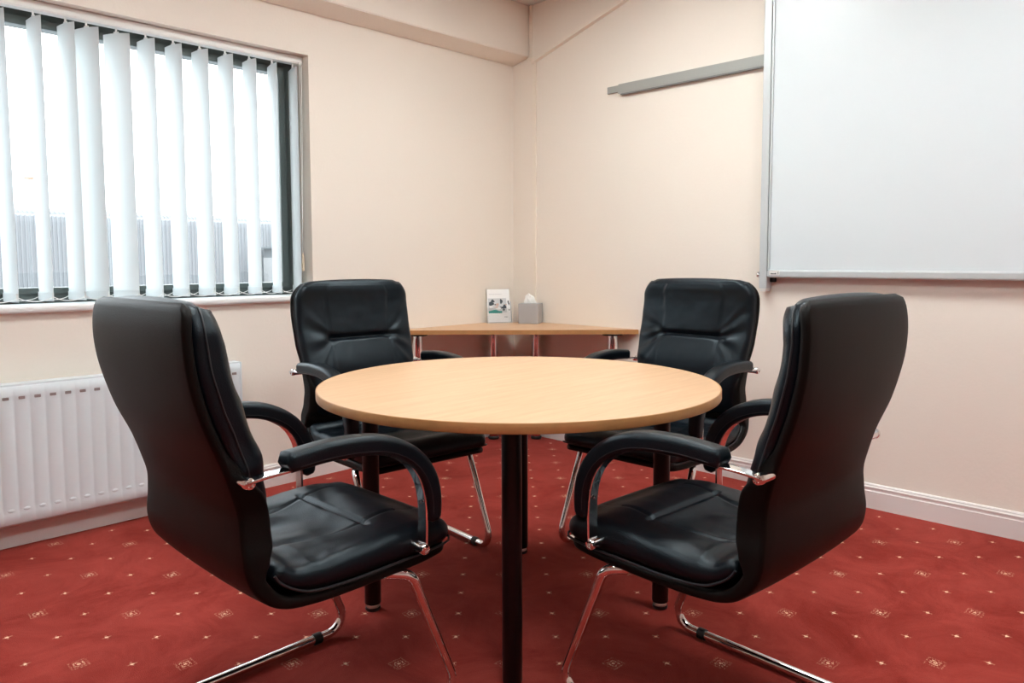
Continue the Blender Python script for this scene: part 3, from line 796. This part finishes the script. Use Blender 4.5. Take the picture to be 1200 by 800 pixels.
    for s in (-1, 1):
        for y in (.245, -.225):
            bm = bmesh.new(); m4 = Matrix.Translation((s*.250, y-.013, zf)) @ Matrix.Rotation(-PI/2, 4, 'X')
            lathe(bm, [(.0126, 0), (.0155, .001), (.0162, .004), (.0162, .022), (.0155, .025), (.0126, .026)], (0, 0, 0), 20, m4)
            link('floor_glide', bm, M['black_plastic'], fr)
    return root
CHAIR_PUFF = (.012, -.003, -.003, -.014)
CHAIR_LEAN = (.031, 0, 0, .004)
CH = [(2.6302, 1.7873, -179.47, 'black leather armchair at the front left, its back to the radiator and camera'),
      (1.7772, 1.0393, 85.39, 'black leather armchair beyond the table, facing us below the window edge'),
      (.9916, 1.8008, .90, 'black leather armchair beyond the table, facing us in front of the board wall'),
      (1.8412, 2.5596, -92.35, 'black leather armchair at the front right, its back to us and the skirting')]
for k, (x, y, h, lab) in enumerate(CH):
    o = make_chair(CHAIR_LEAN[k], k, CHAIR_PUFF[k], (.036, .075, .075, .036)[k])        # each chair has its own creases and flex
    o.location = (x, y, 0); o.rotation_euler = (0, 0, math.radians(h-90)); tag(o, lab, 'chair', 'black leather office chairs around the round table')

# ------------------------------------------------------------------ ceiling lights
for k, (x, y) in enumerate(((1.2, 1.5), (1.2, 3.3), (3.0, 1.5), (3.0, 3.3))):
    c = empty('ceiling_light', (x, y, H), 0, 'square recessed light panel in the ceiling grid above the table', 'ceiling light', 'ceiling light panels')
    bm = bmesh.new(); s = .298
    for q in ((-s, s, -s, -s+.02), (-s, s, s-.02, s), (-s, -s+.02, -s+.02, s-.02), (s-.02, s, -s+.02, s-.02)): box(bm, q[0], q[1], q[2], q[3], -.012, -.0005)
    islands('light_frame', bm, M['white_plastic'], c, smooth=False)
    bm = bmesh.new(); box(bm, -s+.02, s-.02, -s+.02, s-.02, -.009, -.004); link('diffuser', bm, M['panel_light'], c, smooth=False)

# ------------------------------------------------------------------ outside
GZ = -.15
bm = bmesh.new(); box(bm, -70, 60, -110, -.6, GZ-.2, GZ); link('ground', bm, M['concrete'], kind='structure', smooth=False)
wh = empty('warehouse', (0, -40, GZ), 0, 'long grey ribbed metal clad warehouse outside the window', 'building')
bm = bmesh.new(); prof = []
x = -17.2
def ribprof(x0, x1, p=.20):
    out = []; k = 0
    while x0+k*p < x1:
        b = x0+k*p; out += [(b, 0), (b+p*.30, 0), (b+p*.42, .04), (b+p*.78, .04), (b+p*.90, 0)]; k += 1
    return out
rp = ribprof(-23.5, 30)
zc = 3.75; prev = None
sec = [(0, GZ), (0, zc-.55), (-.05, zc-.30), (-.18, zc-.12), (-.40, zc-.02), (-3, zc+.25), (-8, zc+.1)]
for (dy, z) in sec:
    row = [bm.verts.new((x, -40+dy+o_*(1 if dy > -.1 else .6), z+(0 if dy > -.1 else o_))) for x, o_ in rp]
    if prev:
        for a in range(len(row)-1): bm.faces.new((prev[a], prev[a+1], row[a+1], row[a]))
    prev = row
bmesh.ops.translate(bm, vec=(0, 40, -GZ), verts=bm.verts)
link('cladding', bm, M['cladding'], wh, smooth=False)
bm = bmesh.new(); box(bm, -23.4, 29.9, -8, -.06, 0, zc-GZ-.06-.1); link('core_wall', bm, M['ext_white'], wh, smooth=False)
sh = empty('outbuilding', (-21, -37, GZ), 0, 'small white outbuilding with a grey flat roof beside the warehouse', 'building')
bm = bmesh.new(); box(bm, -2.5, 2.55, -2.5, 0, 0, 1.55); link('wall', bm, M['ext_white'], sh, smooth=False)
bm = bmesh.new(); box(bm, -2.5, 2.45, -2.6, .12, 1.5, 2.1, .03); box(bm, -2.55, 2.6, -2.7, .2, 2.08, 2.16); link('roof', bm, M['ext_roof'], sh, smooth=False)
bm = bmesh.new(); box(bm, 2.56, 2.68, 0.05, .2, 0, 2.1, .02); link('downpipe', bm, M['ext_white'], sh, smooth=False)
for (x, y, z, lab) in ((-10.6, -52, 6.5, 'double-armed street lamp beyond the warehouse, nearer the left of the window'), (-27.3, -52, 6.0, 'double-armed street lamp beyond the warehouse, nearer the right of the window')):
    sl = empty('street_lamp', (x, y, GZ), 0, lab, 'street lamp', 'street lamps beyond the warehouse')
    bm = bmesh.new(); tube(bm, [(0, 0, 0), (0, 0, z)], .06, 10); link('pole', bm, M['ext_white'], sl)
    bm = bmesh.new(); tube(bm, [(-1.1, 0, z+.12), (0, 0, z), (1.1, 0, z+.12)], .04, 8); link('cross_arm', bm, M['lamp_metal'], sl)
    for s in (-1, 1):
        bm = bmesh.new(); box(bm, s*1.35-.38, s*1.35+.38, -.14, .14, z+.06, z+.22, .04); link('lamp_head', bm, M['lamp_warm'], sl, smooth=False)

# ------------------------------------------------------------------ world
w = bpy.data.worlds.new('overcast_sky'); scene.world = w; w.use_nodes = True
nt = w.node_tree; bg = nt.nodes['Background']
tc = nt.nodes.new('ShaderNodeTexCoord'); sp = nt.nodes.new('ShaderNodeSeparateXYZ'); nt.links.new(tc.outputs['Generated'], sp.inputs[0])
cr = nt.nodes.new('ShaderNodeValToRGB'); cr.color_ramp.elements[0].position = 0; cr.color_ramp.elements[0].color = (.93, .97, 1, 1)
cr.color_ramp.elements[1].position = 1; cr.color_ramp.elements[1].color = (.80, .90, 1, 1)
nt.links.new(sp.outputs['Z'], cr.inputs[0]); nt.links.new(cr.outputs[0], bg.inputs[0]); bg.inputs[1].default_value = 6.2

# ------------------------------------------------------------------ camera
cam = bpy.data.cameras.new('camera'); co = bpy.data.objects.new('camera', cam); COL.objects.link(co)
right = Vector((-.70200505, .71216505, -.00313978)); up = Vector((-.05384131, -.04867604, .9973624)); fwd = Vector((-.71013381, -.70032249, -.07251473))
m = Matrix((right, up, -fwd)).transposed().to_4x4(); m.translation = Vector((3.4869238, 3.4216504, 1.1097276)); co.matrix_world = m
cam.sensor_width = 36; cam.lens = 876.32/1200*36; cam.shift_x = 0; cam.shift_y = -(400-370.30)/1200; cam.clip_start = .05; cam.clip_end = 300
scene.camera = co
scene.view_settings.view_transform = 'Standard'; scene.view_settings.look = 'None'; scene.view_settings.gamma = 1
scene.view_settings.use_curve_mapping = False; scene.view_settings.exposure = .15
scene.cycles.use_denoising = True; scene.cycles.max_bounces = 10; scene.cycles.diffuse_bounces = 6; scene.cycles.transparent_max_bounces = 12
scene.cycles.caustics_reflective = False; scene.cycles.caustics_refractive = False
